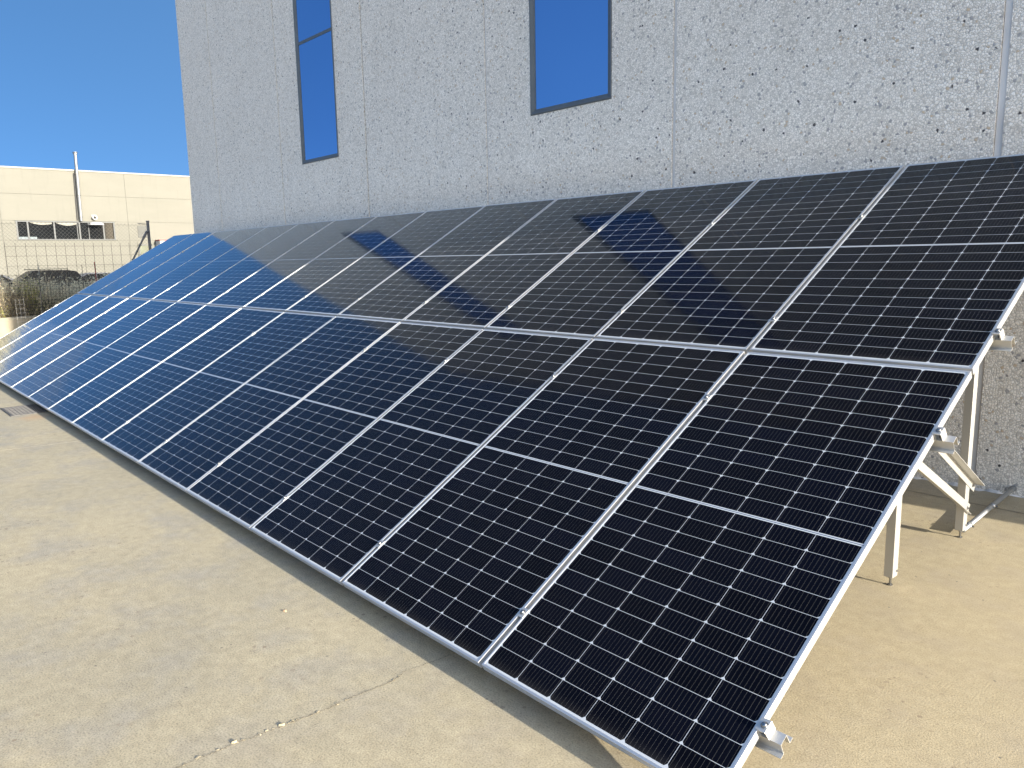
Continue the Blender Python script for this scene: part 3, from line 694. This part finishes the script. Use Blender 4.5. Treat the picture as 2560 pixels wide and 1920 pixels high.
bush('yellow-green leafy weed in front of the dark car\'s windscreen', -20.6, 1.95, .3, .26, 1.06, 150, 14, M['greenish'])
bush('dark leafy bush behind the close-gridded wire mesh', -20.5, 2.35, .3, .75, .62, 200, 7, M['darkleaf'])
bush('low dry scrub with sparse yellow leaves at the wall\'s sunlit end', -20.3, 1.05, .25, .5, .48, 170, 4, M['greenish'])
bush('dark shaded bush at the edge of the sunlit wall', -20.35, 1.62, .25, .30, .9, 160, 6, M['twig'])

# ------------------------------------------------------------------ parked cars (side on, nose towards -y)
def car(name, label, loc, prof, glass, paint, length, width, wheels, rails=False, pillar=()):
    root = tag(empty(name, loc), label, 'car', 'cars parked in front of the hall')
    def inset(z): return 0 if z < .95 else (z - .95) * .32
    def slab(pr, wd_, extra=0):
        b = MB(); n = len(pr)
        vs = [(s * (wd_ / 2 - inset(z)), y, z) for s in (1, -1) for y, z in pr]
        b.add(vs, [tuple(range(n)), tuple(range(2 * n - 1, n - 1, -1))] + [(i, n + i, n + (i + 1) % n, (i + 1) % n) for i in range(n)]); return b
    bo = slab(prof, width).build('body', paint, root); bevel(bo, .04, 2)
    for s in (1, -1):
        for gl in glass:
            b = MB(); n = len(gl); vs = [(s * (width / 2 - inset(z) + .006), y, z) for y, z in gl] + [(s * (width / 2 - inset(z) - .02), y, z) for y, z in gl]
            b.add(vs, [tuple(range(n)), tuple(range(2 * n - 1, n - 1, -1))] + [(i, n + i, n + (i + 1) % n, (i + 1) % n) for i in range(n)]); b.build('side_window', M['car_glass'], root)
    for y in wheels:
        for s in (1, -1):
            b = MB(); b.tube((s * (width / 2 - .2), y, .33), (s * (width / 2 + .01), y, .33), .33, 20); wl = b.build('wheel', M['tyre'], root)
            b = MB(); b.tube((s * (width / 2 + .008), y, .33), (s * (width / 2 + .018), y, .33), .21, 16); b.build('rim', M['car_silver'], wl)
    for s in (1, -1):
        b = MB(); b.box(s * width * .36 - .15, s * width * .36 + .15, -length / 2 - .012, -length / 2 + .1, .62, .76); b.build('headlight', M['light_clear'], root)
        b = MB(); b.box(s * width * .40 - .1, s * width * .40 + .1, length / 2 - .1, length / 2 + .012, .80, 1.02); b.build('tail_light', M['light_red'], root)
        if rails:
            zt = max(z for _, z in prof); b = MB(); b.tube((s * (width / 2 - .28), -.55, zt + .05), (s * (width / 2 - .28), 1.25, zt + .05), .016, 6)
            for yy in (-.5, .4, 1.2): b.tube((s * (width / 2 - .28), yy, zt - .02), (s * (width / 2 - .28), yy, zt + .05), .014, 6)
            b.build('roof_rail', M['car_dark'], root)
    return root
suv = [(-2.25, .30), (-2.28, .75), (-2.15, .92), (-1.15, 1.02), (-.45, 1.52), (-.10, 1.58), (1.2, 1.56), (1.62, 1.50), (1.95, 1.05), (2.22, .98), (2.26, .35)]
suv_g = [[(-.98, 1.07), (-.38, 1.47), (.22, 1.50), (.22, 1.07)], [(.28, 1.07), (.28, 1.50), (1.10, 1.48), (1.10, 1.07)], [(1.16, 1.07), (1.16, 1.48), (1.50, 1.45), (1.78, 1.09)]]
sed = [(-2.15, .28), (-2.2, .62), (-2.05, .78), (-1.05, .92), (-.35, 1.36), (.1, 1.42), (.8, 1.40), (1.55, 1.02), (2.1, .95), (2.18, .35)]
sed_g = [[(-.92, .95), (-.30, 1.32), (.20, 1.35), (.20, .95)], [(.26, .95), (.26, 1.35), (.78, 1.33), (1.35, .99)]]
car('parked_car', 'black estate car with roof rails seen above the weeds', (-46, 6.95, 0), suv, suv_g, M['car_dark'], 4.5, 1.84, (-1.4, 1.38), True)
car('parked_car', 'light car whose dark roofline ends beside the black estate car', (-50.5, 5.15, -.06), sed, sed_g, M['car_silver'], 4.3, 1.76, (-1.35, 1.3))
car('parked_car', 'pale car just behind the black estate car\'s tail', (-50, 10.25, -.06), sed, sed_g, M['car_white'], 4.3, 1.76, (-1.35, 1.3))
car('parked_car', 'light car nearest the panel edge, past the red stake', (-54, 12.9, -.08), sed, sed_g, M['car_silver'], 4.3, 1.76, (-1.35, 1.3))
